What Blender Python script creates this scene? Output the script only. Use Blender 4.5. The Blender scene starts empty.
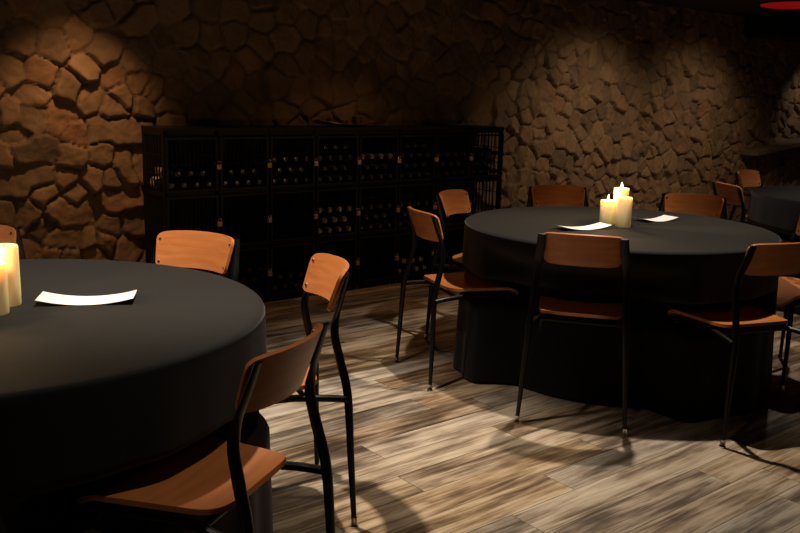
import bpy, math, random
import numpy as np
from mathutils import Vector, Matrix

# ---------------------------------------------------------------- camera
scn = bpy.context.scene
cam_data = bpy.data.cameras.new('camera')
cam = bpy.data.objects.new('camera', cam_data)
scn.collection.objects.link(cam)
scn.camera = cam
cam_data.sensor_width = 36.0
cam_data.lens = 38.75
cam_data.clip_start = 0.02
PITCH, ROLL = 0.1959, 0.0261
fwd = Vector((0, math.cos(PITCH), -math.sin(PITCH)))
up0 = Vector((0, math.sin(PITCH), math.cos(PITCH)))
rt0 = Vector((1, 0, 0))
rt = math.cos(ROLL) * rt0 + math.sin(ROLL) * up0
up = -math.sin(ROLL) * rt0 + math.cos(ROLL) * up0
M = Matrix((rt, up, -fwd)).transposed().to_4x4()
M.translation = Vector((0, 0, 1.3653))
cam.matrix_world = M

# ---------------------------------------------------------------- light
world = bpy.data.worlds.new('dim_room_air')
world.use_nodes = True
world.node_tree.nodes['Background'].inputs[0].default_value = (1.0, 0.72, 0.5, 1)
world.node_tree.nodes['Background'].inputs[1].default_value = 0.007
scn.world = world


def spot(name, loc, target, power, color, angle, blend=0.5, radius=0.03):
    d = bpy.data.lights.new(name, 'SPOT')
    d.energy = power
    d.color = color
    d.spot_size = math.radians(angle)
    d.spot_blend = blend
    d.shadow_soft_size = radius
    o = bpy.data.objects.new(name, d)
    scn.collection.objects.link(o)
    o.location = loc
    o.rotation_euler = (Vector(target) - Vector(loc)).to_track_quat('-Z', 'Y').to_euler()
    return o


WARM = (1.0, 0.83, 0.64)
HONEY = (1.0, 0.73, 0.47)
AMBER = (1.0, 0.53, 0.23)
# a row of ceiling downlights parallel to the stone wall, then the wall washers
spot('ceiling_downlight', (-0.65, 3.00, 2.28), (-0.65, 3.00, 0), 190, WARM, 80, 0.8)
spot('ceiling_downlight', (0.92, 3.98, 2.28), (0.92, 3.98, 0), 150, WARM, 88, 0.8)
spot('ceiling_downlight', (2.29, 5.26, 2.28), (2.29, 5.26, 0), 68, WARM, 90, 0.8)
spot('ceiling_downlight', (3.76, 6.39, 2.28), (3.76, 6.39, 0), 65, WARM, 92, 0.8)
spot('ceiling_downlight', (-2.12, 1.87, 2.28), (-2.12, 1.87, 0), 70, WARM, 108, 0.8)
spot('ceiling_downlight', (0.05, 1.70, 2.28), (0.05, 1.70, 0), 24, WARM, 104, 0.8)
spot('wall_downlight', (-1.57, 4.73, 2.28), (-1.96, 5.21, 0.40), 46, AMBER, 66, 1.0, 0.02)
spot('wall_downlight', (0.10, 5.68, 2.28), (0.10, 5.66, 0.0), 17, AMBER, 104, 1.0, 0.02)
spot('wall_downlight', (2.44, 7.16, 2.28), (1.66, 8.13, 0.0), 42, HONEY, 104, 1.0, 0.05)
spot('wall_downlight', (3.77, 8.23, 2.28), (2.98, 9.20, 0.0), 48, HONEY, 104, 1.0, 0.05)
spot('wall_downlight', (5.25, 10.17, 2.06), (4.85, 10.65, 1.2), 8, WARM, 74, 1.0, 0.02)

scn.view_settings.view_transform = 'Standard'
scn.view_settings.look = 'None'
scn.view_settings.exposure = 0.0
scn.view_settings.gamma = 1.0
scn.view_settings.use_curve_mapping = False
try:
    scn.cycles.use_denoising = True
except Exception:
    pass

# ---------------------------------------------------------------- helpers
COL = scn.collection
WA = 0.6797                                  # direction of the long stone wall on the floor plan
WD = Vector((math.cos(WA), math.sin(WA), 0))
WN = Vector((-math.sin(WA), math.cos(WA), 0))   # towards the wall, away from the room
W0 = Vector((-1.1382, 5.3324, 0))            # rack front, seam between first and second locker
CEIL = 2.31


def link(o, parent=None):
    COL.objects.link(o)
    if parent is not None:
        o.parent = parent
    return o


def mesh_obj(name, verts, faces, mat, parent=None, smooth=False, edge_split=None):
    me = bpy.data.meshes.new(name)
    me.from_pydata([tuple(v) for v in verts], [], faces)
    me.validate()
    me.update()
    if isinstance(mat, (list, tuple)):
        for m_ in mat:
            me.materials.append(m_)
    elif mat is not None:
        me.materials.append(mat)
    if smooth:
        me.polygons.foreach_set('use_smooth', [True] * len(me.polygons))
        if edge_split is not None:
            me.set_sharp_from_angle(angle=math.radians(edge_split))
    return link(bpy.data.objects.new(name, me), parent)


def thing(name, label, cat, group=None, loc=(0, 0, 0), rotz=0.0):
    o = bpy.data.objects.new(name, None)
    o.empty_display_size = 0.05
    o.location = loc
    o.rotation_euler = (0, 0, rotz)
    link(o)
    return tag(o, label, cat, group)


def tag(o, label, cat, group=None, kind=None):
    if label:
        o['label'] = label
    if cat:
        o['category'] = cat
    if group:
        o['group'] = group
    if kind:
        o['kind'] = kind
    return o


class MB:
    """collects shapes that belong to ONE part"""

    def __init__(self):
        self.v, self.f, self.m = [], [], []

    def add(self, verts, faces, mi=0):
        n = len(self.v)
        self.v += [Vector(p) for p in verts]
        self.f += [tuple(i + n for i in f) for f in faces]
        self.m += [mi] * len(faces)
        return self

    def box(self, x0, y0, z0, x1, y1, z1, mi=0):
        v = [(x0, y0, z0), (x1, y0, z0), (x1, y1, z0), (x0, y1, z0),
             (x0, y0, z1), (x1, y0, z1), (x1, y1, z1), (x0, y1, z1)]
        return self.add(v, [(0, 3, 2, 1), (4, 5, 6, 7), (0, 1, 5, 4), (1, 2, 6, 5), (2, 3, 7, 6), (3, 0, 4, 7)], mi)

    def tube(self, path, radii, seg=12, flat=None, mi=0):
        """tapered tube along a path; flat = (axis, list of scale) squashes the section"""
        path = [Vector(p) for p in path]
        n = len(path)
        if not isinstance(radii, (list, tuple)):
            radii = [radii] * n
        rings = []
        t0 = (path[1] - path[0]).normalized()
        ref = Vector((1, 0, 0)) if abs(t0.x) < 0.8 else Vector((0, 1, 0))
        nrm = (ref - t0 * ref.dot(t0)).normalized()
        for i, p in enumerate(path):
            a = path[max(i - 1, 0)]
            b = path[min(i + 1, n - 1)]
            t = (b - a).normalized()
            nrm = (nrm - t * nrm.dot(t)).normalized()
            bi = t.cross(nrm)
            sx, sy = (1, 1) if flat is None else flat[i]
            rings.append([p + (nrm * math.cos(2 * math.pi * k / seg) * sx + bi * math.sin(2 * math.pi * k / seg) * sy) * radii[i]
                          for k in range(seg)])
        v = [q for r in rings for q in r]
        f = []
        for i in range(n - 1):
            for k in range(seg):
                k2 = (k + 1) % seg
                f.append((i * seg + k, i * seg + k2, (i + 1) * seg + k2, (i + 1) * seg + k))
        f.append(tuple(range(seg))[::-1])
        f.append(tuple((n - 1) * seg + k for k in range(seg)))
        return self.add(v, f, mi)

    def lathe(self, prof, seg=20, center=(0, 0, 0), axis='z', mi=0):
        v, f = [], []
        c = Vector(center)
        for (r, h) in prof:
            for k in range(seg):
                a = 2 * math.pi * k / seg
                if axis == 'z':
                    v.append(c + Vector((r * math.cos(a), r * math.sin(a), h)))
                else:
                    v.append(c + Vector((r * math.cos(a), h, -r * math.sin(a))))
        n = len(prof)
        for i in range(n - 1):
            for k in range(seg):
                k2 = (k + 1) % seg
                f.append((i * seg + k, i * seg + k2, (i + 1) * seg + k2, (i + 1) * seg + k))
        f.append(tuple(range(seg))[::-1])
        f.append(tuple((n - 1) * seg + k for k in range(seg)))
        return self.add(v, f, mi)

    def build(self, name, mat, parent=None, smooth=True, split=35):
        o = mesh_obj(name, self.v, self.f, mat, parent, smooth, split)
        if isinstance(mat, (list, tuple)):
            o.data.polygons.foreach_set('material_index', self.m)
        return o


def catmull(pts, n=6):
    pts = [Vector(p) for p in pts]
    out = []
    P = [pts[0] * 2 - pts[1]] + pts + [pts[-1] * 2 - pts[-2]]
    for i in range(1, len(P) - 2):
        for k in range(n):
            t = k / n
            a, b, c, d = P[i - 1], P[i], P[i + 1], P[i + 2]
            out.append(0.5 * ((2 * b) + (c - a) * t + (2 * a - 5 * b + 4 * c - d) * t * t + (3 * b - a - 3 * c + d) * t ** 3))
    out.append(pts[-1])
    return out


def copy_thing(root, loc, rotz, label, group):
    r = root.copy()
    COL.objects.link(r)
    r.location = loc
    r.rotation_euler = (0, 0, rotz)
    r['label'] = label
    if group:
        r['group'] = group
    for ch in list(root.children):
        c = ch.copy()
        COL.objects.link(c)
        c.parent = r
        for g in list(ch.children):
            d = g.copy()
            COL.objects.link(d)
            d.parent = c
    return r


# ---------------------------------------------------------------- materials
def mat(name):
    m = bpy.data.materials.new(name)
    m.use_nodes = True
    nt = m.node_tree
    return m, nt, nt.nodes['Principled BSDF']


def N(nt, kind, **kw):
    n = nt.nodes.new(kind)
    for k, v in kw.items():
        setattr(n, k, v)
    return n


def mathn(nt, op, a, b=None, c=None):
    n = nt.nodes.new('ShaderNodeMath')
    n.operation = op
    for i, x in enumerate((a, b, c)):
        if x is None:
            continue
        if isinstance(x, (int, float)):
            n.inputs[i].default_value = x
        else:
            nt.links.new(x, n.inputs[i])
    return n.outputs[0]


def ramp(nt, fac, stops):
    n = nt.nodes.new('ShaderNodeValToRGB')
    el = n.color_ramp.elements
    while len(el) < len(stops):
        el.new(0.5)
    for e, (p, c) in zip(el, stops):
        e.position = p
        e.color = (*c, 1)
    nt.links.new(fac, n.inputs[0])
    return n.outputs[0]


def plain(name, col, rough=0.5, metal=0.0, bump=0.0, scale=60, var=0.0):
    m, nt, b = mat(name)
    b.inputs['Base Color'].default_value = (*col, 1)
    b.inputs['Roughness'].default_value = rough
    b.inputs['Metallic'].default_value = metal
    tc = N(nt, 'ShaderNodeTexCoord')
    nz = N(nt, 'ShaderNodeTexNoise')
    nz.inputs['Scale'].default_value = scale
    nz.inputs['Detail'].default_value = 4
    nt.links.new(tc.outputs['Object'], nz.inputs['Vector'])
    if var > 0:
        c = ramp(nt, nz.outputs[0], [(0.3, tuple(x * (1 - var) for x in col)), (0.7, tuple(min(1, x * (1 + var)) for x in col))])
        nt.links.new(c, b.inputs['Base Color'])
    if bump > 0:
        bp = N(nt, 'ShaderNodeBump')
        bp.inputs['Strength'].default_value = 0.5
        bp.inputs['Distance'].default_value = bump
        nt.links.new(nz.outputs[0], bp.inputs['Height'])
        nt.links.new(bp.outputs[0], b.inputs['Normal'])
    return m


# floor of weathered planks running along the stone wall
def floor_material():
    m, nt, b = mat('weathered_plank')
    tc = N(nt, 'ShaderNodeTexCoord')
    mp = N(nt, 'ShaderNodeMapping')
    mp.inputs['Rotation'].default_value = (0, 0, -WA)
    nt.links.new(tc.outputs['Object'], mp.inputs['Vector'])
    sx = N(nt, 'ShaderNodeSeparateXYZ')
    nt.links.new(mp.outputs[0], sx.inputs[0])
    X, Y = sx.outputs[0], sx.outputs[1]
    PW, PL = 0.152, 1.22
    row = mathn(nt, 'FLOOR', mathn(nt, 'DIVIDE', Y, PW))
    wn = N(nt, 'ShaderNodeTexWhiteNoise', noise_dimensions='1D')
    nt.links.new(row, wn.inputs['W'])
    xs = mathn(nt, 'ADD', X, mathn(nt, 'MULTIPLY', wn.outputs[0], PL))
    colm = mathn(nt, 'FLOOR', mathn(nt, 'DIVIDE', xs, PL))
    cx = N(nt, 'ShaderNodeCombineXYZ')
    nt.links.new(row, cx.inputs[0])
    nt.links.new(colm, cx.inputs[1])
    wn2 = N(nt, 'ShaderNodeTexWhiteNoise', noise_dimensions='3D')
    nt.links.new(cx.outputs[0], wn2.inputs['Vector'])
    pid = wn2.outputs['Value']
    # grain, shifted per plank
    gx = mathn(nt, 'ADD', X, mathn(nt, 'MULTIPLY', pid, 37.0))
    gy = mathn(nt, 'ADD', Y, mathn(nt, 'MULTIPLY', pid, 11.0))
    gv = N(nt, 'ShaderNodeCombineXYZ')
    nt.links.new(mathn(nt, 'MULTIPLY', gx, 1.6), gv.inputs[0])
    nt.links.new(mathn(nt, 'MULTIPLY', gy, 22.0), gv.inputs[1])
    n1 = N(nt, 'ShaderNodeTexNoise')
    n1.inputs['Scale'].default_value = 1.0
    n1.inputs['Detail'].default_value = 7
    n1.inputs['Roughness'].default_value = 0.65
    n1.inputs['Distortion'].default_value = 0.6
    nt.links.new(gv.outputs[0], n1.inputs['Vector'])
    gv2 = N(nt, 'ShaderNodeCombineXYZ')
    nt.links.new(mathn(nt, 'MULTIPLY', gx, 5.0), gv2.inputs[0])
    nt.links.new(mathn(nt, 'MULTIPLY', gy, 110.0), gv2.inputs[1])
    n2 = N(nt, 'ShaderNodeTexNoise')
    n2.inputs['Scale'].default_value = 1.0
    n2.inputs['Detail'].default_value = 4
    nt.links.new(gv2.outputs[0], n2.inputs['Vector'])
    gv3 = N(nt, 'ShaderNodeCombineXYZ')
    nt.links.new(mathn(nt, 'MULTIPLY', gx, 3.2), gv3.inputs[0])
    nt.links.new(mathn(nt, 'MULTIPLY', gy, 9.0), gv3.inputs[1])
    n3 = N(nt, 'ShaderNodeTexNoise')
    n3.inputs['Scale'].default_value = 1.0
    n3.inputs['Detail'].default_value = 5
    nt.links.new(gv3.outputs[0], n3.inputs['Vector'])
    mix = mathn(nt, 'ADD', mathn(nt, 'MULTIPLY', n1.outputs[0], 0.66), mathn(nt, 'MULTIPLY', n2.outputs[0], 0.24))
    mix = mathn(nt, 'ADD', mathn(nt, 'MULTIPLY', n3.outputs[0], 0.45), mathn(nt, 'SUBTRACT', mix, 0.175))
    light = mathn(nt, 'ADD', mix, mathn(nt, 'MULTIPLY', mathn(nt, 'SUBTRACT', pid, 0.5), 0.17))
    c = ramp(nt, light, [(0.31, (0.05, 0.030, 0.018)), (0.41, (0.15, 0.098, 0.058)), (0.48, (0.30, 0.212, 0.132)),
                         (0.545, (0.49, 0.38, 0.26)), (0.64, (0.66, 0.55, 0.41))])
    # a cooler, greyer tone for some planks
    sep = mathn(nt, 'FRACT', mathn(nt, 'MULTIPLY', pid, 7.31))
    hs = N(nt, 'ShaderNodeHueSaturation')
    nt.links.new(c, hs.inputs['Color'])
    nt.links.new(mathn(nt, 'ADD', mathn(nt, 'MULTIPLY', sep, 0.55), 0.55), hs.inputs['Saturation'])
    # seams
    fy = mathn(nt, 'FRACT', mathn(nt, 'DIVIDE', Y, PW))
    fx = mathn(nt, 'FRACT', mathn(nt, 'DIVIDE', xs, PL))
    ey = mathn(nt, 'MULTIPLY', mathn(nt, 'MINIMUM', fy, mathn(nt, 'SUBTRACT', 1.0, fy)), PW)
    ex = mathn(nt, 'MULTIPLY', mathn(nt, 'MINIMUM', fx, mathn(nt, 'SUBTRACT', 1.0, fx)), PL)
    e = mathn(nt, 'MINIMUM', ex, ey)
    seam = mathn(nt, 'SMOOTH_MIN', mathn(nt, 'DIVIDE', e, 0.0022), 1.0, 0.1)
    mxc = N(nt, 'ShaderNodeMix', data_type='RGBA')
    nt.links.new(seam, mxc.inputs[0])
    mxc.inputs[6].default_value = (0.03, 0.02, 0.014, 1)
    nt.links.new(hs.outputs[0], mxc.inputs[7])
    nt.links.new(mxc.outputs[2], b.inputs['Base Color'])
    b.inputs['Roughness'].default_value = 0.5
    b.inputs['Specular IOR Level'].default_value = 0.35
    hgt = mathn(nt, 'ADD', mathn(nt, 'MULTIPLY', seam, 1.0), mathn(nt, 'MULTIPLY', n2.outputs[0], 0.35))
    bp = N(nt, 'ShaderNodeBump')
    bp.inputs['Strength'].default_value = 0.6
    bp.inputs['Distance'].default_value = 0.002
    nt.links.new(hgt, bp.inputs['Height'])
    nt.links.new(bp.outputs[0], b.inputs['Normal'])
    return m


def stone_material():
    m, nt, b = mat('field_stone')
    at = N(nt, 'ShaderNodeAttribute', attribute_name='stone')
    tc = N(nt, 'ShaderNodeTexCoord')
    sp = N(nt, 'ShaderNodeSeparateColor')
    nt.links.new(at.outputs['Color'], sp.inputs[0])
    c = ramp(nt, sp.outputs[0], [(0.0, (0.23, 0.165, 0.112)), (0.15, (0.29, 0.195, 0.12)), (0.5, (0.34, 0.222, 0.130)),
                                 (0.92, (0.40, 0.265, 0.155)), (1.0, (0.38, 0.205, 0.12))])
    nz = N(nt, 'ShaderNodeTexNoise')
    nz.inputs['Scale'].default_value = 9
    nz.inputs['Detail'].default_value = 8
    nz.inputs['Roughness'].default_value = 0.65
    nt.links.new(tc.outputs['Object'], nz.inputs['Vector'])
    v = ramp(nt, nz.outputs[0], [(0.3, (0.62, 0.60, 0.58)), (0.7, (1.0, 1.0, 1.0))])
    mx = N(nt, 'ShaderNodeMix', data_type='RGBA', blend_type='MULTIPLY')
    mx.inputs[0].default_value = 1.0
    nt.links.new(c, mx.inputs[6])
    nt.links.new(v, mx.inputs[7])
    # mortar
    mo = N(nt, 'ShaderNodeMix', data_type='RGBA')
    nt.links.new(sp.outputs[1], mo.inputs[0])
    nt.links.new(mx.outputs[2], mo.inputs[6])
    mo.inputs[7].default_value = (0.16, 0.115, 0.075, 1)
    nt.links.new(mo.outputs[2], b.inputs['Base Color'])
    b.inputs['Roughness'].default_value = 0.75
    b.inputs['Specular IOR Level'].default_value = 0.3
    bp = N(nt, 'ShaderNodeBump')
    bp.inputs['Strength'].default_value = 0.7
    bp.inputs['Distance'].default_value = 0.012
    n2 = N(nt, 'ShaderNodeTexNoise')
    n2.inputs['Scale'].default_value = 22
    n2.inputs['Detail'].default_value = 8
    nt.links.new(tc.outputs['Object'], n2.inputs['Vector'])
    nt.links.new(n2.outputs[0], bp.inputs['Height'])
    nt.links.new(bp.outputs[0], b.inputs['Normal'])
    return m


def plywood_material():
    m, nt, b = mat('moulded_plywood')
    tc = N(nt, 'ShaderNodeTexCoord')
    mp = N(nt, 'ShaderNodeMapping')
    mp.inputs['Scale'].default_value = (3, 30, 60)
    nt.links.new(tc.outputs['Object'], mp.inputs['Vector'])
    nz = N(nt, 'ShaderNodeTexNoise')
    nz.inputs['Scale'].default_value = 1.0
    nz.inputs['Detail'].default_value = 5
    nt.links.new(mp.outputs[0], nz.inputs['Vector'])
    c = ramp(nt, nz.outputs[0], [(0.3, (0.46, 0.155, 0.045)), (0.7, (0.60, 0.22, 0.070))])
    nt.links.new(c, b.inputs['Base Color'])
    b.inputs['Roughness'].default_value = 0.36
    b.inputs['Specular IOR Level'].default_value = 0.45
    return m


def cloth_material():
    m, nt, b = mat('black_table_linen')
    tc = N(nt, 'ShaderNodeTexCoord')
    b.inputs['Base Color'].default_value = (0.0050, 0.0050, 0.0055, 1)
    b.inputs['Roughness'].default_value = 0.8
    b.inputs['Specular IOR Level'].default_value = 0.15
    b.inputs['Sheen Weight'].default_value = 0.13
    b.inputs['Sheen Roughness'].default_value = 0.5
    b.inputs['Sheen Tint'].default_value = (0.90, 0.93, 1.0, 1)
    n1 = N(nt, 'ShaderNodeTexNoise')
    n1.inputs['Scale'].default_value = 5
    n1.inputs['Detail'].default_value = 3
    nt.links.new(tc.outputs['Object'], n1.inputs['Vector'])
    n2 = N(nt, 'ShaderNodeTexNoise')
    n2.inputs['Scale'].default_value = 700
    nt.links.new(tc.outputs['Object'], n2.inputs['Vector'])
    h = mathn(nt, 'ADD', mathn(nt, 'MULTIPLY', n1.outputs[0], 1.0), mathn(nt, 'MULTIPLY', n2.outputs[0], 0.04))
    bp = N(nt, 'ShaderNodeBump')
    bp.inputs['Strength'].default_value = 0.5
    bp.inputs['Distance'].default_value = 0.003
    nt.links.new(h, bp.inputs['Height'])
    nt.links.new(bp.outputs[0], b.inputs['Normal'])
    return m


def wax_material():
    m, nt, b = mat('candle_wax')
    b.inputs['Base Color'].default_value = (0.92, 0.78, 0.48, 1)
    b.inputs['Roughness'].default_value = 0.5
    b.inputs['Subsurface Weight'].default_value = 1.0
    b.inputs['Subsurface Radius'].default_value = (1.0, 0.6, 0.25)
    b.inputs['Subsurface Scale'].default_value = 0.05
    b.inputs['Emission Color'].default_value = (1.0, 0.66, 0.24, 1)
    b.inputs['Emission Strength'].default_value = 0.10  # faint even emission put into the wax, standing in for flame light through it
    return m


def emitter(name, col, s):
    m, nt, b = mat(name)
    b.inputs['Base Color'].default_value = (*col, 1)
    b.inputs['Emission Color'].default_value = (*col, 1)
    b.inputs['Emission Strength'].default_value = s
    return m


M_FLOOR = floor_material()
M_STONE = stone_material()
M_PLY = plywood_material()
M_CLOTH = cloth_material()
M_WAX = wax_material()
M_FLAME = emitter('candle_flame', (1.0, 0.72, 0.32), 14.0)
M_RED = emitter('red_lamp_glass', (0.5, 0.006, 0.006), 0.30)
M_STEEL = plain('black_powder_coated_steel', (0.0035, 0.0035, 0.004), 0.38, 0.0, 0.0004, 300)
M_STEEL.node_tree.nodes['Principled BSDF'].inputs['Specular IOR Level'].default_value = 0.3
M_RACK = plain('black_rack_steel', (0.0035, 0.0035, 0.004), 0.55, 0.0, 0.0004, 200)
M_CHROME = plain('worn_nickel', (0.75, 0.68, 0.58), 0.22, 1.0)
M_BRASS = plain('brass', (0.85, 0.50, 0.18), 0.5, 0.35)
M_GLASS = plain('dark_bottle_glass', (0.008, 0.012, 0.008), 0.08)
M_GLASS.node_tree.nodes['Principled BSDF'].inputs['Specular IOR Level'].default_value = 0.7
M_FOIL = {'dark': plain('pewter_foil', (0.20, 0.20, 0.22), 0.28, 0.8),
          'gold': plain('gold_foil', (0.85, 0.72, 0.45), 0.3, 0.8, var=0.3, scale=90),
          'red': plain('red_foil', (0.16, 0.012, 0.02), 0.35, 0.5)}
M_LABEL = plain('paper_label', (0.62, 0.55, 0.42), 0.7, 0.0, var=0.25, scale=120)
M_CEIL = plain('dark_ceiling_paint', (0.028, 0.016, 0.014), 0.9, 0, 0.002, 40)
M_SOFFIT = plain('black_soffit_paint', (0.008, 0.008, 0.009), 0.8)
M_LEDGE = plain('dark_ledge_stone', (0.20, 0.145, 0.095), 0.75, 0, 0.006, 15, 0.3)
M_TRAY = plain('hammered_copper', (0.55, 0.28, 0.14), 0.35, 0.9, 0.002, 60)
M_CUP = plain('dark_glazed_cup', (0.05, 0.035, 0.025), 0.35)
M_WOOD = plain('table_board', (0.30, 0.22, 0.14), 0.6, 0, 0.0, 20, 0.15)


def paper_material():
    m, nt, b = mat('menu_paper')
    tc = N(nt, 'ShaderNodeTexCoord')
    mp = N(nt, 'ShaderNodeMapping')
    mp.inputs['Scale'].default_value = (60, 260, 1)
    nt.links.new(tc.outputs['Object'], mp.inputs['Vector'])
    nz = N(nt, 'ShaderNodeTexNoise')
    nz.inputs['Scale'].default_value = 1
    nt.links.new(mp.outputs[0], nz.inputs['Vector'])
    c = ramp(nt, nz.outputs[0], [(0.27, (0.62, 0.60, 0.57)), (0.34, (0.84, 0.86, 0.88))])
    nt.links.new(c, b.inputs['Base Color'])
    b.inputs['Roughness'].default_value = 0.7
    return m


M_PAPER = paper_material()

# ---------------------------------------------------------------- setting
def grid_noise(u, v, scale, seed):
    rs = np.random.RandomState(seed)
    G = rs.rand(256, 256)
    x, y = u * scale, v * scale
    xi, yi = np.floor(x).astype(int), np.floor(y).astype(int)
    fx, fy = x - xi, y - yi
    fx, fy = fx * fx * (3 - 2 * fx), fy * fy * (3 - 2 * fy)
    g = lambda a, b: G[a % 256, b % 256]
    return (g(xi, yi) * (1 - fx) * (1 - fy) + g(xi + 1, yi) * fx * (1 - fy)
            + g(xi, yi + 1) * (1 - fx) * fy + g(xi + 1, yi + 1) * fx * fy) - 0.5


SEEDS = [[(-0.96,1.32)],[(-0.74,1.36)],[(-0.91,1.44)],[(-0.64,1.48)],[(-0.48,1.44)],[(-0.5,1.62),(-0.54,1.56)],[(-0.17,1.67)],[(-0.28,1.6)],[(-0.34,1.52)],[(-0.13,1.54),(-0.08,1.52)],[(-0.32,1.4)],[(-0.43,1.31)],[(-0.62,1.31)],[(-0.48,1.25)],[(-0.29,1.26)],[(-0.22,1.35)],[(-0.08,1.34)],[(-0.79,1.2),(-0.81,1.16)],[(-0.98,1.18)],[(-0.73,1.09)],[(-0.58,1.11),(-0.46,1.11),(-0.33,1.11)],[(-0.12,1.17)],[(-1.09,1.2)],[(-1.06,1.45)],[(-0.83,1.61)],[(-0.69,1.67)],[(0.08,1.45)],[(0.19,1.32)],[(0.22,1.56)],[(0.1,1.23)],[(0.45,1.57)],[(0.5,1.39)],[(0.32,1.19)],[(-0.3,1.78)],[(0.01,1.72)],[(0.35,1.76)],[(-1.01,1.65)],[(-0.84,1.78)],[(-0.55,1.8)],[(-1.06,1.0),(-0.99,0.99),(-0.91,1.0)],[(-0.75,0.96)],[(-0.57,0.96)],[(-0.43,0.91),(-0.43,0.86)],[(-1.14,0.82),(-1.04,0.81),(-0.94,0.84)],[(-0.78,0.82)],[(-0.63,0.82)],[(-0.51,0.81)],[(-0.93,0.73)],[(-0.73,0.74)],[(-0.51,0.69),(-0.41,0.69)],[(-1.02,0.63)],[(-1.15,0.63)],[(-0.85,0.63),(-0.77,0.6),(-0.67,0.63)],[(-0.53,0.51)],[(-0.39,0.53)],[(-0.95,0.53)],[(-0.88,0.45),(-0.78,0.46)],[(-0.66,0.43)],[(-0.57,0.42)],[(-1.03,0.42)],[(-0.64,0.35)],[(-0.43,0.37)],[(-1.15,0.5)],[(-1.13,0.98)],[(-1.07,1.07)],[(-1.15,0.39)],[(-0.91,0.36)],[(-0.79,0.33)],[(3.0,1.14)],[(3.17,1.06)],[(2.92,1.05)],[(2.99,0.97)],[(3.21,0.85)],[(3.43,0.79)],[(3.59,0.69)],[(2.96,0.8)],[(3.18,0.68)],[(3.4,0.66)],[(3.79,0.81),(3.77,0.76)],[(3.77,1.03),(3.8,0.95)],[(3.93,1.07)],[(3.62,1.02)],[(3.35,0.95),(3.46,0.93)],[(3.35,1.08)],[(3.36,1.16)],[(4.01,1.14)],[(3.85,1.19)],[(3.9,1.35),(4.05,1.33)],[(4.05,0.77)],[(4.0,0.95)],[(4.26,0.98),(4.27,0.86)],[(4.29,1.12)],[(4.48,1.35)],[(4.44,1.21)],[(4.66,1.22)],[(4.92,1.19)],[(4.81,1.02)],[(4.44,1.07)],[(4.58,1.1)],[(4.6,0.99),(4.61,0.91)],[(4.48,0.86)],[(4.78,0.83)],[(4.59,0.72)],[(4.42,0.71)],[(4.26,0.69)],[(4.07,0.6)],[(3.86,0.62)],[(4.58,0.59)],[(4.76,0.61)],[(4.89,0.73)],[(5.04,0.56)],[(5.05,0.87)],[(5.14,0.73)],[(4.35,0.58)],[(3.03,0.57)],[(4.21,0.81)],[(3.17,1.23)],[(2.98,1.26)],[(3.13,1.33)],[(3.37,1.3)],[(3.62,1.34)],[(4.3,1.27)],[(4.23,1.41)],[(4.07,1.22)],[(3.63,1.16)],[(5.07,1.69)],[(5.18,1.53)],[(4.9,1.17)],[(5.12,1.2)],[(5.3,1.21)],[(5.32,1.07)],[(5.07,1.37)],[(5.3,1.37)],[(5.53,1.4)],[(5.63,1.2)],[(5.83,0.88)],[(6.1,1.02),(6.15,0.91)],[(5.33,0.81)],[(5.56,0.9)],[(5.72,0.91)],[(5.46,0.59)],[(5.72,0.61)],[(5.03,0.56)],[(5.25,0.62)],[(5.03,0.86)],[(5.03,0.74)],[(4.9,1.0)],[(5.08,1.0)],[(5.58,0.75)],[(5.8,1.05)],[(6.12,1.23)],[(6.51,1.23)],[(6.45,0.84)],[(6.63,0.87)],[(6.48,0.7)],[(6.09,0.74)],[(6.07,0.59)],[(6.25,0.6)],[(6.31,0.73)],[(5.44,1.64)],[(5.81,1.71)],[(6.12,1.66)],[(6.48,1.67)],[(6.8,1.42)],[(6.75,1.16)],[(6.38,1.07)],[(5.55,1.54)],[(5.86,1.41)],[(6.16,1.44)],[(6.42,1.42)],[(6.75,1.68)],[(6.89,0.98)],[(6.5,0.99)],[(5.95,1.19)],[(6.3,1.25)]]


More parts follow.
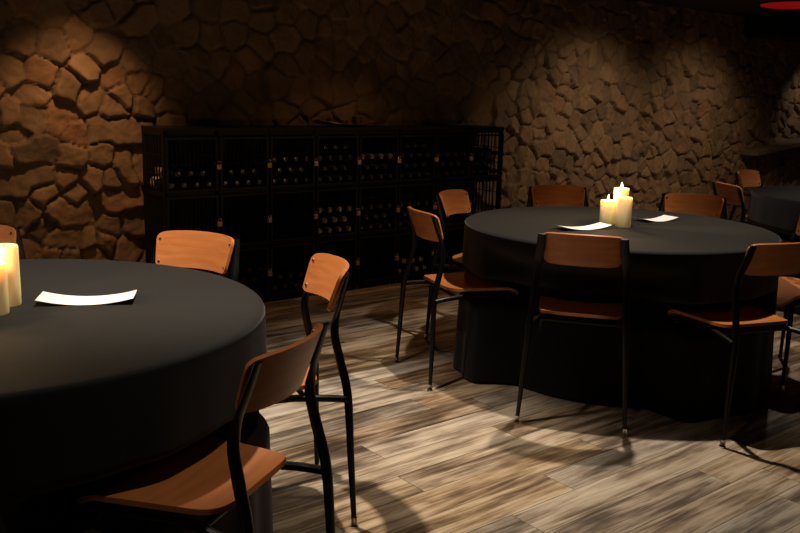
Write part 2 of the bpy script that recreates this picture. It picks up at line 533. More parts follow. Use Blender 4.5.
def stone_wall(name, origin, direction, s0, s1, height, step, groups, rad, seed, relief=1.0):
    """a wall face of fitted field stones: every stone stands out of the mortar by its own depth and tilt"""
    rs = np.random.RandomState(seed)
    pts, ids, k = [], [], 0
    for g in groups:
        for p in g:
            pts.append(p)
            ids.append(k)
        k += 1
    P = [tuple(p) for p in pts]
    tries = 0
    while tries < 9000:
        tries += 1
        s = rs.uniform(s0 - 0.2, s1 + 0.2)
        z = rs.uniform(-0.15, height + 0.15)
        r = rad(s, z) * rs.uniform(0.45, 1.25)
        A = np.array(P) if P else np.zeros((0, 2))
        if len(P) and np.min((A[:, 0] - s) ** 2 + (A[:, 1] - z) ** 2) < r * r:
            continue
        P.append((s, z))
        ids.append(k)
        if rs.rand() < 0.3:                       # longer stones
            a = rs.uniform(-0.5, 0.5) if rs.rand() < 0.6 else rs.uniform(1.0, 2.1)
            P.append((s + 0.45 * r * math.cos(a), z + 0.45 * r * math.sin(a)))
            ids.append(k)
        k += 1
    P = np.array(P)
    ids = np.array(ids)
    ns = int((s1 - s0) / step) + 1
    nz = int(height / step) + 1
    S, Z = np.meshgrid(np.linspace(s0, s1, ns), np.linspace(0, height, nz), indexing='ij')
    S, Z = S.ravel(), Z.ravel()
    ws = S + 0.020 * grid_noise(S + 9, Z + 9, 9, seed + 1) + 0.014 * grid_noise(S + 9, Z + 9, 30, seed + 2)
    wz = Z + 0.020 * grid_noise(S + 9, Z + 9, 9, seed + 3) + 0.014 * grid_noise(S + 9, Z + 9, 30, seed + 4)
    edge = np.zeros(len(S))
    cid = np.zeros(len(S), int)
    for a in range(0, len(S), 20000):
        b = min(a + 20000, len(S))
        d2 = (ws[a:b, None] - P[None, :, 0]) ** 2 + (wz[a:b, None] - P[None, :, 1]) ** 2
        i1 = np.argmin(d2, 1)
        f1 = d2[np.arange(b - a), i1]
        same = ids[None, :] == ids[i1][:, None]
        sep = np.sqrt((P[i1][:, None, 0] - P[None, :, 0]) ** 2 + (P[i1][:, None, 1] - P[None, :, 1]) ** 2)
        bd = np.where(same, 9.0, (d2 - f1[:, None]) / (2 * np.maximum(sep, 1e-6)))
        edge[a:b] = bd.min(1)
        cid[a:b] = ids[i1]
    base = rs.uniform(0.004, 0.044, k) * relief
    tx, tz = rs.normal(0, 0.10, k), rs.normal(-0.085, 0.11, k)
    cen = np.array([P[ids == j].mean(0) for j in range(k)])
    gap = -0.004 + 0.014 * (grid_noise(S + 3, Z + 3, 5, seed + 5) + 0.5)
    t = np.clip((edge - gap) / 0.012, 0, 1)
    prof = np.sqrt(np.clip(1 - (1 - t) ** 2, 0, 1))
    stone = base[cid] + 0.022 + tx[cid] * (S - cen[cid, 0]) + tz[cid] * (Z - cen[cid, 1])
    rough = 0.012 * grid_noise(S + 5, Z + 5, 14, seed + 6) + 0.007 * grid_noise(S + 5, Z + 5, 34, seed + 7) + 0.004 * grid_noise(S, Z, 70, seed + 8)
    h = (0.25 + 0.75 * prof) * np.clip(stone, 0.008, 0.10) + rough * (0.3 + 0.7 * prof)
    o3, d3 = Vector(origin), Vector(direction).normalized()
    n3 = Vector((d3.y, -d3.x, 0))               # out of the wall, into the room
    V = np.empty((len(S), 3))
    V[:, 0] = o3.x + d3.x * S + n3.x * h
    V[:, 1] = o3.y + d3.y * S + n3.y * h
    V[:, 2] = Z
    I = np.arange(ns * nz).reshape(ns, nz)
    F = np.stack([I[:-1, :-1], I[1:, :-1], I[1:, 1:], I[:-1, 1:]], -1).reshape(-1, 4)
    # closed sides and a back, so the wall has thickness
    rim = np.concatenate([I[:, 0], I[-1, 1:], I[-2::-1, -1], I[0, -2:0:-1]])
    back = V[rim].copy()
    depth = 0.18
    proj_s = (back[:, 0] - o3.x) * d3.x + (back[:, 1] - o3.y) * d3.y
    back[:, 0] = o3.x + d3.x * proj_s - n3.x * depth
    back[:, 1] = o3.y + d3.y * proj_s - n3.y * depth
    n0 = len(V)
    V = np.vstack([V, back])
    faces = F.tolist()
    R = len(rim)
    for j in range(R):
        j2 = (j + 1) % R
        faces.append([int(rim[j]), n0 + j, n0 + j2, int(rim[j2])])
    faces.append([n0 + j for j in range(R)][::-1])
    me = bpy.data.meshes.new(name)
    me.from_pydata(V.tolist(), [], faces)
    me.update()
    at = me.color_attributes.new('stone', 'FLOAT_COLOR', 'POINT')
    tone = rs.rand(k)
    c = np.ones((len(V), 4))
    c[:n0, 0] = tone[cid]
    c[:n0, 1] = 1 - np.clip((edge - gap * 0.6) / 0.006, 0, 1)
    c[:n0, 2] = 0
    c[n0:, :3] = (0.2, 1, 0)
    at.data.foreach_set('color', c.astype(np.float32).ravel())
    me.materials.append(M_STONE)
    me.polygons.foreach_set('use_smooth', [True] * len(me.polygons))
    o = bpy.data.objects.new(name, me)
    link(o)
    o['kind'] = 'structure'
    return o


def srad(s, z):
    t = min(max((s + 1.0) / 4.5, 0), 1)
    return 0.215 * (1 - t) + 0.145 * t


WALL = W0 + WN * 0.45
stone_wall('wall_back', WALL, WD, -4.2, 9.6, CEIL, 0.0115, SEEDS, srad, 7)


def slab(name, cx0, cy0, cx1, cy1, z0, z1, m, label=None):
    mb = MB().box(cx0, cy0, z0, cx1, cy1, z1)
    o = mb.build(name, m, smooth=False)
    o['kind'] = 'structure'
    return o


slab('floor', -6.5, -1.5, 8.5, 14.5, -0.06, 0.0, M_FLOOR)
slab('ceiling', -6.5, -1.5, 8.5, 14.5, CEIL, CEIL + 0.06, M_CEIL)


def oriented_box(name, o, d, n, s0, s1, t0, t1, z0, z1, m, bev=0.0, parent=None):
    v = []
    for z in (z0, z1):
        for s, t in ((s0, t0), (s1, t0), (s1, t1), (s0, t1)):
            p = Vector(o) + d * s + n * t
            v.append((p.x, p.y, z))
    ob = mesh_obj(name, v, [(0, 3, 2, 1), (4, 5, 6, 7), (0, 1, 5, 4), (1, 2, 6, 5), (2, 3, 7, 6), (3, 0, 4, 7)], m, parent)
    if bev:
        b = ob.modifiers.new('soft_edge', 'BEVEL')
        b.width = bev
        b.segments = 3
    return ob


led = oriented_box('trim_1', WALL, WD, WN, 6.74, 9.6, -0.24, 0.02, 0.80, 0.86, M_LEDGE, 0.008)
for v_ in led.data.vertices:                 # the ledge climbs slightly to the right
    s_ = (v_.co - WALL).dot(WD)
    v_.co.z += 0.095 * (s_ - 6.74)
led['kind'] = 'structure'
sof = oriented_box('trim_2', WALL, WD, WN, 6.55, 9.6, -0.45, 0.05, 2.10, CEIL, M_SOFFIT)
sof['kind'] = 'structure'

# red ceiling lamp beyond the far table
RL = Vector((3.634, 8.462, 0))
rl = thing('ceiling_lamp', 'round red glowing lamp on the dark ceiling at the far right', 'lamp', loc=(RL.x, RL.y, CEIL))
mb = MB().lathe([(0.30, 0.0), (0.30, -0.010), (0.26, -0.012)], 48)
mb.build('base', M_SOFFIT, rl)
mb = MB().lathe([(0.285, -0.010), (0.28, -0.018), (0.24, -0.026), (0.15, -0.032), (0.02, -0.034)], 48)
mb.build('lamp_shade', M_RED, rl)

# ---------------------------------------------------------------- wine lockers
BW = 0.3547
ROT = WA
DEPTH = 0.32
HR = 1.143
Z0 = 0.030
ROWH = 0.355


def locker_base():
    t = thing('wine_locker', 'tmp', 'wine locker', 'wine lockers along the stone wall')
    w = BW - 0.003
    x0, x1 = 0.0015, 0.0015 + w
    fr = MB()
    p = 0.022
    for (a, b) in ((x0, 0.0), (x1 - p, 0.0), (x0, DEPTH - p), (x1 - p, DEPTH - p)):
        fr.box(a, b, 0.022, a + p, b + p, HR - 0.02)
    for z in (0.022, HR - 0.045):
        fr.box(x0, 0.0, z, x1, 0.022, z + 0.03)
        fr.box(x0, DEPTH - 0.022, z, x1, DEPTH, z + 0.03)
        fr.box(x0, 0.0, z, x0 + 0.022, DEPTH, z + 0.03)
        fr.box(x1 - 0.022, 0.0, z, x1, DEPTH, z + 0.03)
    fr.build('frame', M_RACK, t, smooth=False)
    MB().box(x0, -0.006, HR - 0.018, x1, DEPTH + 0.004, HR).build('top_panel', M_RACK, t, smooth=False)
    for r in range(3):
        z = Z0 + r * ROWH - 0.008
        MB().box(x0, 0.0, z, x1, DEPTH, z + 0.022).build('shelf', M_RACK, t, smooth=False)
    # side grilles: upright bars
    for sx in (x0 + 0.004, x1 - 0.010):
        g = MB()
        for k in range(1, 8):
            y = DEPTH * k / 8
            g.box(sx, y - 0.004, 0.03, sx + 0.006, y + 0.004, HR - 0.03)
        for r in range(3):
            for q in (0.12, 0.24):
                z = Z0 + r * ROWH + q
                g.box(sx + 0.001, 0.0, z - 0.003, sx + 0.005, DEPTH, z + 0.003)
        g.build('side_grille', M_RACK, t, smooth=False)
    # feet
    for (a, b) in ((x0 + 0.03, 0.03), (x1 - 0.03, 0.03), (x0 + 0.03, DEPTH - 0.03), (x1 - 0.03, DEPTH - 0.03)):
        MB().lathe([(0.016, 0.0), (0.016, 0.008), (0.006, 0.010), (0.006, 0.024)], 12, (a, b, 0)).build('foot', M_CHROME, t)
    # doors of bars and wire
    for r in range(3):
        z0 = Z0 + r * ROWH + 0.018
        z1 = z0 + ROWH - 0.026
        a, b = x0 + 0.006, x1 - 0.006
        f = MB()
        y0, y1 = -0.014, -0.002
        f.box(a, y0, z0, a + 0.016, y1, z1).box(b - 0.016, y0, z0, b, y1, z1)
        f.box(a + 0.016, y0, z0, b - 0.016, y1, z0 + 0.014).box(a + 0.016, y0, z1 - 0.014, b - 0.016, y1, z1)
        d = f.build('door', M_RACK, t, smooth=False)
        m = MB()
        n = 11
        for k in range(1, n):
            x = a + 0.016 + (b - a - 0.032) * k / n
            m.box(x - 0.0011, -0.0085, z0 + 0.014, x + 0.0011, -0.0055, z1 - 0.014)
        for k in range(1, 6):
            z = z0 + (z1 - z0) * k / 6
            m.box(a + 0.016, -0.0055, z - 0.0009, b - 0.016, -0.0035, z + 0.0009)
        m.build('wire_mesh', M_RACK, d, smooth=False)
        h = MB().box(b - 0.030, -0.020, z0 + 0.168, b + 0.004, -0.014, z0 + 0.178)
        h.build('hasp', M_RACK, d, smooth=False)
    return t


ORD = ['first', 'second', 'third', 'fourth', 'fifth', 'sixth', 'seventh', 'eighth']
proto = locker_base()
LK = []
for i in range(8):
    p = W0 + WD * ((i - 1) * BW)
    if i == 0:
        lab = 'black steel wine locker at the left end of the row, beside lit stone'
    elif i == 7:
        lab = 'black steel wine locker at the right end of the row, stone seen through it'
    else:
        lab = 'black steel wine locker with wire doors, %s in the row from the left' % ORD[i]
    if i == 0:
        o = proto
        o.location, o.rotation_euler = p, (0, 0, ROT)
        o['label'] = lab
    else:
        o = copy_thing(proto, p, ROT, lab, 'wine lockers along the stone wall')
    LK.append(o)
    if i != 7:
        # solid sheet behind every locker but the last
        MB().box(0.0015, DEPTH - 0.004, 0.04, BW - 0.0015, DEPTH - 0.001, HR - 0.03).build('back_panel', M_RACK, o, smooth=False)

# padlocks on the door edges
ROWN = ['bottom', 'middle', 'top']


def padlock_parts(t):
    b = MB().box(-0.014, -0.008, -0.030, 0.014, 0.008, 0.0)
    ob = b.build('body', M_BRASS, t, smooth=False)
    bv = ob.modifiers.new('soft_edge', 'BEVEL')
    bv.width = 0.003
    bv.segments = 2
    path = [(-0.009, 0, -0.002)] + [(-0.009 * math.cos(a), 0, 0.012 + 0.010 * math.sin(a)) for a in [math.pi * k / 8 for k in range(9)]] + [(0.009, 0, -0.002)]
    MB().tube(path, 0.0025, 8).build('shackle', M_CHROME, t)


first = None
for i in range(8):
    for r in range(3):
        p = W0 + WD * ((i - 1) * BW + BW - 0.008) - WN * 0.026
        z = Z0 + r * ROWH + 0.018 + 0.163
        lab = 'small brass padlock on the %s door of the %s wine locker from the left' % (ROWN[r], ORD[i])
        if first is None:
            first = thing('padlock', lab, 'padlock', 'brass padlocks on the wine locker doors', (p.x, p.y, z), ROT)
            padlock_parts(first)
        else:
            copy_thing(first, (p.x, p.y, z), ROT, lab, 'brass padlocks on the wine locker doors')

# bottles: lying on the shelves, necks to the room, nested rows
COLS_A = [0.0545, 0.1365, 0.2185, 0.3005]
COLS_B = [0.0955, 0.1775, 0.2595]
RB = 0.0405


def make_bottle(kind):
    t = thing('wine_bottle', 'tmp', 'wine bottle')
    prof = [(0.02, 0.290), (RB * 0.93, 0.288), (RB, 0.280), (RB, 0.115), (RB * 0.92, 0.098), (0.022, 0.072), (0.0155, 0.060), (0.0150, 0.030), (0.0150, 0.0)]
    MB().lathe(prof, 18, (0, 0, 0), 'y').build('glass_body', M_GLASS, t)
    r = 0.0165 if kind != 'gold' else 0.019
    ln = 0.062 if kind != 'gold' else 0.085
    cap = [(r * 1.0 + (0.003 if kind == 'gold' else 0.0006), ln), (r, ln * 0.7), (r, 0.014), (r * 1.06, 0.012), (r * 1.06, 0.004), (r * 0.95, 0.0), (r * 0.95, -0.003), (r * 0.4, -0.0045)]
    MB().lathe(cap, 18, (0, 0, 0), 'y').build('foil_capsule', M_FOIL[kind], t)
    MB().lathe([(RB + 0.0003, 0.250), (RB + 0.0003, 0.150)], 18, (0, 0, 0), 'y').build('paper_label', M_LABEL, t)
    return t


STOCK = {(0, 2): (2, 'dark'), (1, 0): (3, 'red'), (1, 2): (2, 'dark'), (2, 0): (2, 'dark'), (2, 2): (3, 'dark'),
         (3, 1): (3, 'gold'), (3, 2): (4, 'dark'), (4, 1): (3, 'dark'), (4, 2): (3, 'mixed'), (5, 0): (2, 'gold'),
         (5, 1): (3, 'dark'), (5, 2): (4, 'dark'), (6, 0): (2, 'red'), (6, 2): (3, 'dark'), (7, 2): (3, 'dark')}
PROTO = {}
LOOK = {'dark': 'pewter-capped wine bottle', 'gold': 'gold-foiled wine bottle', 'red': 'red-capped wine bottle'}
for (i, r), (rows, kind) in STOCK.items():
    for q in range(rows):
        cols = COLS_A if q % 2 == 0 else COLS_B
        for x in cols:
            kd = kind
            if kind == 'mixed':
                kd = 'gold' if q == 2 else 'dark'
            y = 0.016
            z = Z0 + r * ROWH + 0.014 + RB + 0.0008 + q * 0.0716
            p = W0 + WD * ((i - 1) * BW + x + 0.0) + WN * y
            lab = '%s in the %s compartment of the %s wine locker from the left' % (LOOK[kd], ROWN[r], ORD[i])
            grp = '%ss in the %s compartment of the %s locker' % (LOOK[kd], ROWN[r], ORD[i])
            if kd not in PROTO:
                b = PROTO[kd] = make_bottle(kd)
                b.location, b.rotation_euler = (p.x, p.y, z), (0, 0, ROT)
                b['label'], b['group'] = lab, grp
            else:
                copy_thing(PROTO[kd], (p.x, p.y, z), ROT, lab, grp)

# copper tray with cups on top of the lockers
tp = W0 + WD * 1.06 + WN * 0.16
tr = thing('serving_tray', 'long shallow copper tray resting on top of the wine lockers', 'tray', None, (tp.x, tp.y, HR), ROT)
v, f = [], []
n, mseg = 28, 10
for lay in (0, 1):
    for i in range(n + 1):
        for j in range(mseg + 1):
            u = -1 + 2 * i / n
            w = -1 + 2 * j / mseg
            hw = 0.12 * (1 - abs(u) ** 3 * 0.55)
            zz = 0.003 + 0.032 * abs(u) ** 2.2 + 0.014 * abs(w) ** 3 + (0.004 if lay else 0)
            v.append((u * 0.27, w * hw, zz))
S1 = (n + 1) * (mseg + 1)
idx = lambda l, i, j: l * S1 + i * (mseg + 1) + j
for i in range(n):
    for j in range(mseg):
        f.append((idx(1, i, j), idx(1, i + 1, j), idx(1, i + 1, j + 1), idx(1, i, j + 1)))
        f.append((idx(0, i, j), idx(0, i, j + 1), idx(0, i + 1, j + 1), idx(0, i + 1, j)))
for i in range(n):
    f.append((idx(0, i, 0), idx(0, i + 1, 0), idx(1, i + 1, 0), idx(1, i, 0)))
    f.append((idx(0, i + 1, mseg), idx(0, i, mseg), idx(1, i, mseg), idx(1, i + 1, mseg)))
for j in range(mseg):
    f.append((idx(0, 0, j + 1), idx(0, 0, j), idx(1, 0, j), idx(1, 0, j + 1)))
    f.append((idx(0, n, j), idx(0, n, j + 1), idx(1, n, j + 1), idx(1, n, j)))
mesh_obj('dish', v, f, M_TRAY, tr, True, 50)
for k, (sx, h, lab) in enumerate(((-0.115, 0.040, 'small dark cup at the left end of the copper tray'),
                                  (-0.010, 0.034, 'low dark cup in the middle of the copper tray'),
                                  (0.105, 0.052, 'tallest dark cup at the right on the copper tray'))):
    p = tp + WD * sx
    zz = HR + 0.0075 + 0.032 * (abs(sx) / 0.27) ** 2.2 + 0.002
    r = 0.030 if k < 2 else 0.036
    cb = MB().lathe([(r * 0.8, 0), (r, h * 0.4), (r, h), (r - 0.004, h), (r - 0.004, 0.006), (0.004, 0.005)], 20)
    o = cb.build('cup', M_CUP)
    o.location = (p.x, p.y, zz)
    tag(o, lab, 'cup', 'cups on the copper tray')

# ---------------------------------------------------------------- chairs
def rr_outline(u, v, p=5.0):
    """square to superellipse"""
    m = max(abs(u), abs(v))
    if m < 1e-6:
        return 0.0, 0.0
    a, b = u / m, v / m
    k = (abs(a) ** p + abs(b) ** p) ** (-1.0 / p)
    return u * k, v * k


def shell(fn, nu, nv, thick, p=5.0):
    """closed thin plywood shell: fn(u,v)->Vector on the face, thickness along the numeric normal"""
    def pt(u, v):
        a, b = rr_outline(u, v, p)
        return fn(a, b)
    V, F = [], []
    top, nor = [], []
    for i in range(nu + 1):
        for j in range(nv + 1):
            u, w = -1 + 2 * i / nu, -1 + 2 * j / nv
            a, b = rr_outline(u, w, p)
            e = 1e-3
            du = fn(a + e, b) - fn(a - e, b)
            dv = fn(a, b + e) - fn(a, b - e)
            top.append(fn(a, b))
            nor.append(du.cross(dv).normalized())
    S = len(top)
    V = [t + n_ * thick / 2 for t, n_ in zip(top, nor)] + [t - n_ * thick / 2 for t, n_ in zip(top, nor)]
    ix = lambda l, i, j: l * S + i * (nv + 1) + j
    for i in range(nu):
        for j in range(nv):
            F.append((ix(0, i, j), ix(0, i + 1, j), ix(0, i + 1, j + 1), ix(0, i, j + 1)))
            F.append((ix(1, i, j), ix(1, i, j + 1), ix(1, i + 1, j + 1), ix(1, i + 1, j)))
    rim = [(i, 0) for i in range(nu)] + [(nu, j) for j in range(nv)] + [(i, nv) for i in range(nu, 0, -1)] + [(0, j) for j in range(nv, 0, -1)]
    for k in range(len(rim)):
        a, b = rim[k], rim[(k + 1) % len(rim)]
        F.append((ix(0, *a), ix(1, *a), ix(1, *b), ix(0, *b)))
    return V, F


def back_x(z):
    """half distance of the posts from the middle of the chair"""
    return 0.225 - 0.049 * min(z / 0.76, 1.0)


def post_y(z):
    pts = [(0.0, 0.0), (0.44, 0.020), (0.56, 0.046), (0.635, 0.062), (0.70, 0.052), (0.828, 0.010)]
    for (a, b), (c, d) in zip(pts, pts[1:]):
        if z <= c:
            return b + (d - b) * (z - a) / (c - a)
    return pts[-1][1]


def make_chair(label, group):
    """origin: on the floor midway between the rear feet, local +y towards the table"""
    t = thing('dining_chair', label, 'chair', group)
    # seat
    def seat_fn(u, v):
        y = 0.29 + 0.195 * v
        hw = 0.188 + 0.022 * v
        z = 0.468 - 0.012 * (1 - u * u) * (1 - max(0, -v) ** 3)
        if v > 0.55:
            z -= 0.045 * ((v - 0.55) / 0.45) ** 2
        if v < -0.6:
            z += 0.008 * ((-v - 0.6) / 0.4) ** 2
        return Vector((hw * u, y, z))
    V, F = shell(seat_fn, 22, 20, 0.013, 7.0)
    mesh_obj('seat', V, F, M_PLY, t, True, 40)
    # backrest
    def back_fn(u, v):
        x = (0.161 + 0.009 * v) * math.sin(u * 1.02) / math.sin(1.02)
        sag = 0.052 * (1 - (math.cos(u * 1.02) - math.cos(1.02)) / (1 - math.cos(1.02)))
        z = 0.762 + 0.066 * v + (0.008 * (1 - u * u) if v > 0 else 0.004 * (1 - u * u)) * abs(v)
        y = 0.005 + sag + (0.762 - z) * 0.34
        return Vector((x, y, z))
    V, F = shell(lambda a, b: back_fn(-a, b), 26, 10, 0.011, 8.0)
    bk = mesh_obj('backrest', V, F, M_PLY, t, True, 40)
    for sx in (-1, 1):
        for zz in (-0.62, 0.62):
            p = back_fn(sx * 0.90, zz)
            q = back_fn(sx * 0.92, zz)
            n_ = Vector((-sx * 0.45, 0.85, 0.25)).normalized()
            s = MB().tube([p + n_ * 0.004, p + n_ * 0.0085], [0.006, 0.0045], 10)
            s.build('screw', M_CHROME, bk)
    # rear legs that run up as back posts
    for sx in (-1, 1):
        zs = [0.012, 0.22, 0.44, 0.56, 0.64, 0.70, 0.76, 0.824]
        rs = [0.0085, 0.0115, 0.0140, 0.0140, 0.0135, 0.0125, 0.0125, 0.0110]
        path = [Vector((sx * (back_x(z) - 0.011 * min(max((z - 0.70) / 0.12, 0), 1)), post_y(z), z)) for z in zs]
        cp = catmull(path, 5)
        L = len(cp)
        rad, fl = [], []
        for k in range(L):
            a = k / (L - 1) * (len(zs) - 1)
            i0 = min(int(a), len(zs) - 2)
            rad.append(rs[i0] + (rs[i0 + 1] - rs[i0]) * (a - i0))
            e = min(max((cp[k].z - 0.66) / 0.05, 0), 1)
            fl.append((1 + 0.50 * e, 1 - 0.50 * e))
        lg = MB().tube(cp, rad, 12, fl).build('leg', M_STEEL, t)
        MB().lathe([(0.013, 0.0), (0.014, 0.006), (0.011, 0.012), (0.0095, 0.030), (0.0088, 0.034)], 14, (sx * 0.225, 0.0, 0)).build('foot_cap', M_CHROME, lg)
    # front legs
    for sx in (-1, 1):
        path = catmull([(sx * 0.212, 0.452, 0.012), (sx * 0.200, 0.435, 0.22), (sx * 0.180, 0.415, 0.405), (sx * 0.172, 0.400, 0.424)], 5)
        rad = [0.0085 + 0.0045 * min(p.z / 0.4, 1) for p in path]
        lg = MB().tube(path, rad, 12).build('leg', M_STEEL, t)
        MB().lathe([(0.013, 0.0), (0.014, 0.006), (0.011, 0.012), (0.0095, 0.030), (0.0088, 0.034)], 14, (sx * 0.212, 0.452, 0)).build('foot_cap', M_CHROME, lg)
    # under-seat frame
    for sx in (-1, 1):
        path = catmull([(sx * 0.206, 0.020, 0.428), (sx * 0.190, 0.10, 0.434), (sx * 0.165, 0.20, 0.434), (sx * 0.168, 0.32, 0.430), (sx * 0.175, 0.412, 0.418)], 5)
        MB().tube(path, 0.0115, 10).build('side_rail', M_STEEL, t)
    for y in (0.15, 0.36):
        MB().tube([(-0.17, y, 0.432), (0.17, y, 0.432)], 0.009, 10).build('cross_rail', M_STEEL, t)
    return t


def rz_from(fx, fy):
    return math.atan2(fy, fx) - math.pi / 2


G_R = 'chairs around the middle black table'
G_L = 'chairs around the front left black table'
G_F = 'chairs around the far right black table'
CH = [
    ((0.735, 3.440), (0.27, 0.96), 'orange plywood chair seen from behind, in front of the middle table', G_R),
    ((1.537, 3.365), (-0.34, 0.94), 'orange chair at the right front of the middle table, backrest cut by photo edge', G_R),
    ((0.075, 4.085), (0.93, 0.36), 'orange chair at the left side of the middle table, seen side-on with lit seat', G_R),
    ((0.270, 4.950), (0.87, -0.49), 'chair behind the side-on chair, at the far left of the middle table', G_R),
    ((0.980, 5.440), (0.05, -1.0), 'chair behind the middle table, straight behind and left of its candles', G_R),
    ((1.745, 5.130), (-0.40, -0.92), 'chair behind the middle table, to the right of its candles', G_R),
    ((2.200, 4.370), (-0.92, -0.40), 'chair at the right of the middle table, mostly outside the photo', G_R),
    ((-0.206, 2.765), (-0.933, -0.36), 'chair with curled backrest standing at the right of the front left table', G_L),
    ((-0.218, 1.835), (-0.94, 0.33), 'nearest chair, close to the camera at the front left table', G_L),
    ((-0.764, 3.235), (-0.34, -0.94), 'chair facing the camera behind the front left table, before the wine lockers', G_L),
    ((-1.660, 3.250), (0.48, -0.88), 'chair behind the left candles, cut by the left photo edge', G_L),
    ((2.200, 5.900), (0.98, 0.15), 'chair seen from behind at the left of the far right table', G_F),
    ((2.820, 7.130), (0.66, -0.75), 'lit orange chair behind the far right table, next to the ledge', G_F),
]
ch0 = None
for (loc, fw, lab, grp) in CH:
    rz = rz_from(*fw)
    if ch0 is None:
        ch0 = make_chair(lab, grp)
        ch0.location, ch0.rotation_euler = (loc[0], loc[1], 0), (0, 0, rz)
    else:
        copy_thing(ch0, (loc[0], loc[1], 0), rz, lab, grp)

# ---------------------------------------------------------------- tables and cloths
RT = 0.762
TAB = [((1.0893, 4.3135), 'the middle', 0.785, 3), ((-1.1483, 2.3269), 'the front left', 0.775, 5), ((3.28, 6.05), 'the far right', 0.785, 9)]


FULL = {}


def seat_polys(c):
    out = []
    for (loc, fw, lab, grp) in CH:
        f_ = Vector((fw[0], fw[1])).normalized()
        ce = Vector(loc) + f_ * 0.30
        if (ce - Vector(c)).length < 1.25 and 'mostly outside' not in lab:
            out.append((Vector(loc), f_))
            FULL[(round(loc[0], 3), round(loc[1], 3))] = 'in front of the middle' in lab
    return out


def cloth_radius_limit(c, a, low):
    """how far out the cloth may hang in direction a before it meets a chair seat or front leg"""
    best = 9.0
    d = Vector((math.cos(a), math.sin(a)))
    for loc, f_ in seat_polys(c):
        if low and not FULL[(round(loc.x, 3), round(loc.y, 3))]:
            continue
        side = Vector((f_.y, -f_.x))
        r = 0.40
        while r < 0.86:
            p = Vector(c) + d * r - loc
            fy, sx = p.dot(f_), p.dot(side)
            if -0.02 < fy < 0.51 and abs(sx) < 0.235:
                best = min(best, max(r - 0.010, 0.60 if low else 0.40))
                break
            r += 0.008
    return best


for (c, where, rbot, sd) in TAB:
    t = thing('round_table', 'round banquet table fully hidden under the black cloth of %s table' % where, 'table', None, (c[0], c[1], 0))
    MB().lathe([(RT - 0.012, 0.715), (RT - 0.004, 0.72), (RT - 0.004, 0.742), (RT - 0.012, 0.745)], 96).build('tabletop', M_WOOD, t)
    for k in range(4):
        a = math.pi / 4 + k * math.pi / 2
        MB().tube([(0.30 * math.cos(a), 0.30 * math.sin(a), 0.0), (0.30 * math.cos(a), 0.30 * math.sin(a), 0.716)], 0.016, 12).build('leg', M_STEEL, t)
    rs = np.random.RandomState(sd)
    NA, NZ = 240, 44
    ph = rs.uniform(0, 2 * math.pi, 6)
    lim = {}
    V, F = [], []
    zs = [0.7495]
    # top disc rings
    rings = [0.0, 0.12, 0.24, 0.36, 0.48, 0.58, 0.66, 0.72, 0.745]
    V.append((0, 0, 0.7495))
    for r in rings[1:]:
        for k in range(NA):
            a = 2 * math.pi * k / NA
            V.append((r * math.cos(a), r * math.sin(a), 0.7495))
    nr = len(rings) - 1
    for k in range(NA):
        F.append((0, 1 + k, 1 + (k + 1) % NA))
    for i in range(nr - 1):
        for k in range(NA):
            k2 = (k + 1) % NA
            F.append((1 + i * NA + k, 1 + (i + 1) * NA + k, 1 + (i + 1) * NA + k2, 1 + i * NA + k2))
    side = []
    hz = [0.748, 0.7445, 0.738] + [0.738 - (0.738 - 0.004) * (j / (NZ - 3)) for j in range(1, NZ - 2)]
    LM = []
    for low in (False, True):
        L0 = np.array([min(cloth_radius_limit(c, 2 * math.pi * k / NA, low), 0.9) for k in range(NA)])
        # smooth the pressed-in places sideways
        LM.append(np.array([min(L0[(k + q) % NA] + 0.003 * q * q for q in range(-16, 17)) for k in range(NA)]))
    for j, z in enumerate(hz):
        tt = (0.738 - z) / 0.734
        for k in range(NA):
            a = 2 * math.pi * k / NA
            if j == 0:
                r = 0.757
            elif j == 1:
                r = RT
            elif j == 2:
                r = RT + 0.003
            else:
                r = RT + 0.003 + (rbot - RT) * tt
                fold = 0.55 * math.sin(9 * a + ph[0]) + 0.5 * math.sin(17 * a + ph[1]) + 0.35 * math.sin(29 * a + ph[2])
                r += 0.016 * fold * tt ** 0.8
                press = min(max((0.70 - z) / 0.12, 0), 1)
                press = press * press * (3 - 2 * press)
                if LM[1][k] < r:
                    r = r + (LM[1][k] - r) * press
                near = math.exp(-((z - 0.455) / 0.055) ** 4)      # dent where a seat pushes in
                if LM[0][k] < r:
                    r = r + (LM[0][k] - r) * near
            V.append((r * math.cos(a), r * math.sin(a), z))
    b0 = 1 + (nr - 1) * NA
    for j in range(len(hz)):
        lo = b0 + j * NA
        hi = b0 + (j + 1) * NA
        for k in range(NA):
            k2 = (k + 1) % NA
            F.append((lo + k, hi + k, hi + k2, lo + k2))
    cl = mesh_obj('tablecloth', V, F, M_CLOTH, None, True)
    cl.location = (c[0], c[1], 0)
    so = cl.modifiers.new('cloth_thickness', 'SOLIDIFY')
    so.thickness = 0.0015
    so.offset = 1.0
    tag(cl, 'floor-length black cloth draped over %s round table' % where, 'tablecloth', 'black cloths on the round tables')

# ---------------------------------------------------------------- candles and menus
TOPZ = 0.7515


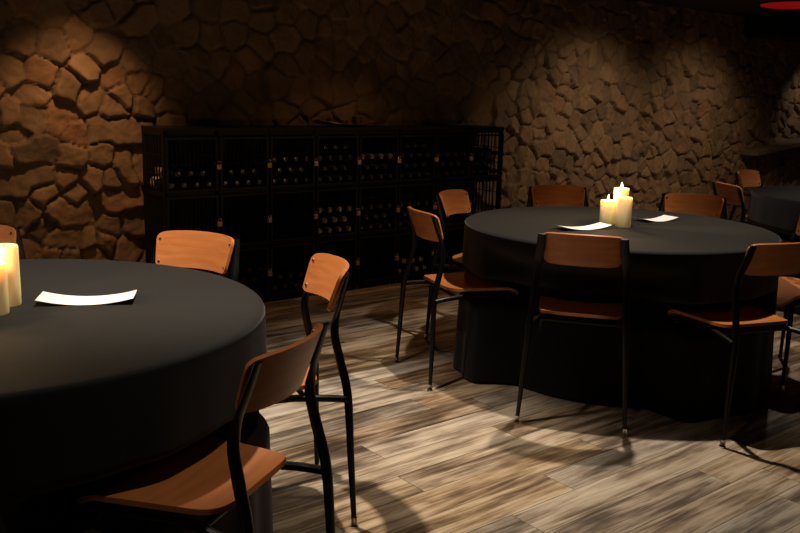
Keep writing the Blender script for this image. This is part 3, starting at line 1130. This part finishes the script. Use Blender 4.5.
def candle(x, y, h, lit, lab, grp, r=0.038, power=1.3):
    t = thing('pillar_candle', lab, 'candle', grp, (x, y, TOPZ))
    MB().lathe([(r * 0.97, 0.0), (r, 0.004), (r, h - 0.006), (r * 0.94, h), (r * 0.80, h - 0.001), (r * 0.62, h - 0.010), (r * 0.2, h - 0.014), (0.001, h - 0.014)], 36).build('wax_body', M_WAX, t)
    MB().tube([(0, 0, h - 0.016), (0.0005, 0, h - 0.002), (0.002, 0, h + 0.004)], 0.0011, 6).build('wick', M_SOFFIT, t)
    if lit:
        fl = MB().lathe([(0.0008, h - 0.002), (0.004, h + 0.003), (0.0055, h + 0.009), (0.0042, h + 0.017), (0.002, h + 0.024), (0.0004, h + 0.029)], 14)
        fl.build('flame', M_FLAME, t)
        ld = bpy.data.lights.new('candle_light', 'POINT')
        ld.energy = power
        ld.color = (1.0, 0.62, 0.26)
        ld.shadow_soft_size = 0.008
        lo = bpy.data.objects.new('candle_light', ld)
        COL.objects.link(lo)
        lo.location = (x, y, TOPZ + h + 0.036)
    return t


GC = 'candles on the middle table'
candle(1.043, 4.335, 0.122, True, 'shortest lit pillar candle of the middle table, at the left of its cluster', GC)
candle(1.116, 4.375, 0.182, True, 'tallest lit pillar candle at the back of the middle table cluster', GC)
candle(1.108, 4.265, 0.148, False, 'cream pillar candle in front of the middle table cluster', GC)
GD = 'candles on the front left table'
candle(-1.118, 2.385, 0.172, False, 'cream pillar candle at the right of the front left table cluster', GD)
candle(-1.108, 2.285, 0.140, True, 'shorter cream pillar candle in front on the front left table, at the photo edge', GD)
candle(-1.195, 2.345, 0.180, True, 'lit pillar candle of the front left table, mostly cut by the photo edge', GD)


def menu(x, y, ang, length, width, lift, lab):
    V, F = [], []
    n, m_ = 28, 4
    for l in (0, 1):
        for i in range(n + 1):
            for j in range(m_ + 1):
                u = -1 + 2 * i / n
                w = -1 + 2 * j / m_
                V.append((u * length / 2, w * width / 2, 0.0008 + lift * abs(u) ** 2.0 + l * 0.0006))
    S = (n + 1) * (m_ + 1)
    ix = lambda l, i, j: l * S + i * (m_ + 1) + j
    for i in range(n):
        for j in range(m_):
            F.append((ix(1, i, j), ix(1, i + 1, j), ix(1, i + 1, j + 1), ix(1, i, j + 1)))
            F.append((ix(0, i, j), ix(0, i, j + 1), ix(0, i + 1, j + 1), ix(0, i + 1, j)))
    for i in range(n):
        F.append((ix(0, i, 0), ix(0, i + 1, 0), ix(1, i + 1, 0), ix(1, i, 0)))
        F.append((ix(0, i + 1, m_), ix(0, i, m_), ix(1, i, m_), ix(1, i + 1, m_)))
    for j in range(m_):
        F.append((ix(0, 0, j + 1), ix(0, 0, j), ix(1, 0, j), ix(1, 0, j + 1)))
        F.append((ix(0, n, j), ix(0, n, j + 1), ix(1, n, j + 1), ix(1, n, j)))
    o = mesh_obj('menu_card', V, F, M_PAPER, None, True, 40)
    o.location = (x, y, TOPZ)
    o.rotation_euler = (0, 0, ang)
    tag(o, lab, 'menu', 'curled menu cards on the tables')
    return o


menu(-0.912, 2.452, 0.20, 0.268, 0.112, 0.017, 'curled white menu card lying on the front left table beside the candles')
menu(0.885, 4.165, 0.42, 0.275, 0.10, 0.018, 'curled white menu card to the left of the candles on the middle table')
menu(1.345, 4.530, 0.55, 0.24, 0.10, 0.016, 'curled white menu card to the right of the candles on the middle table')
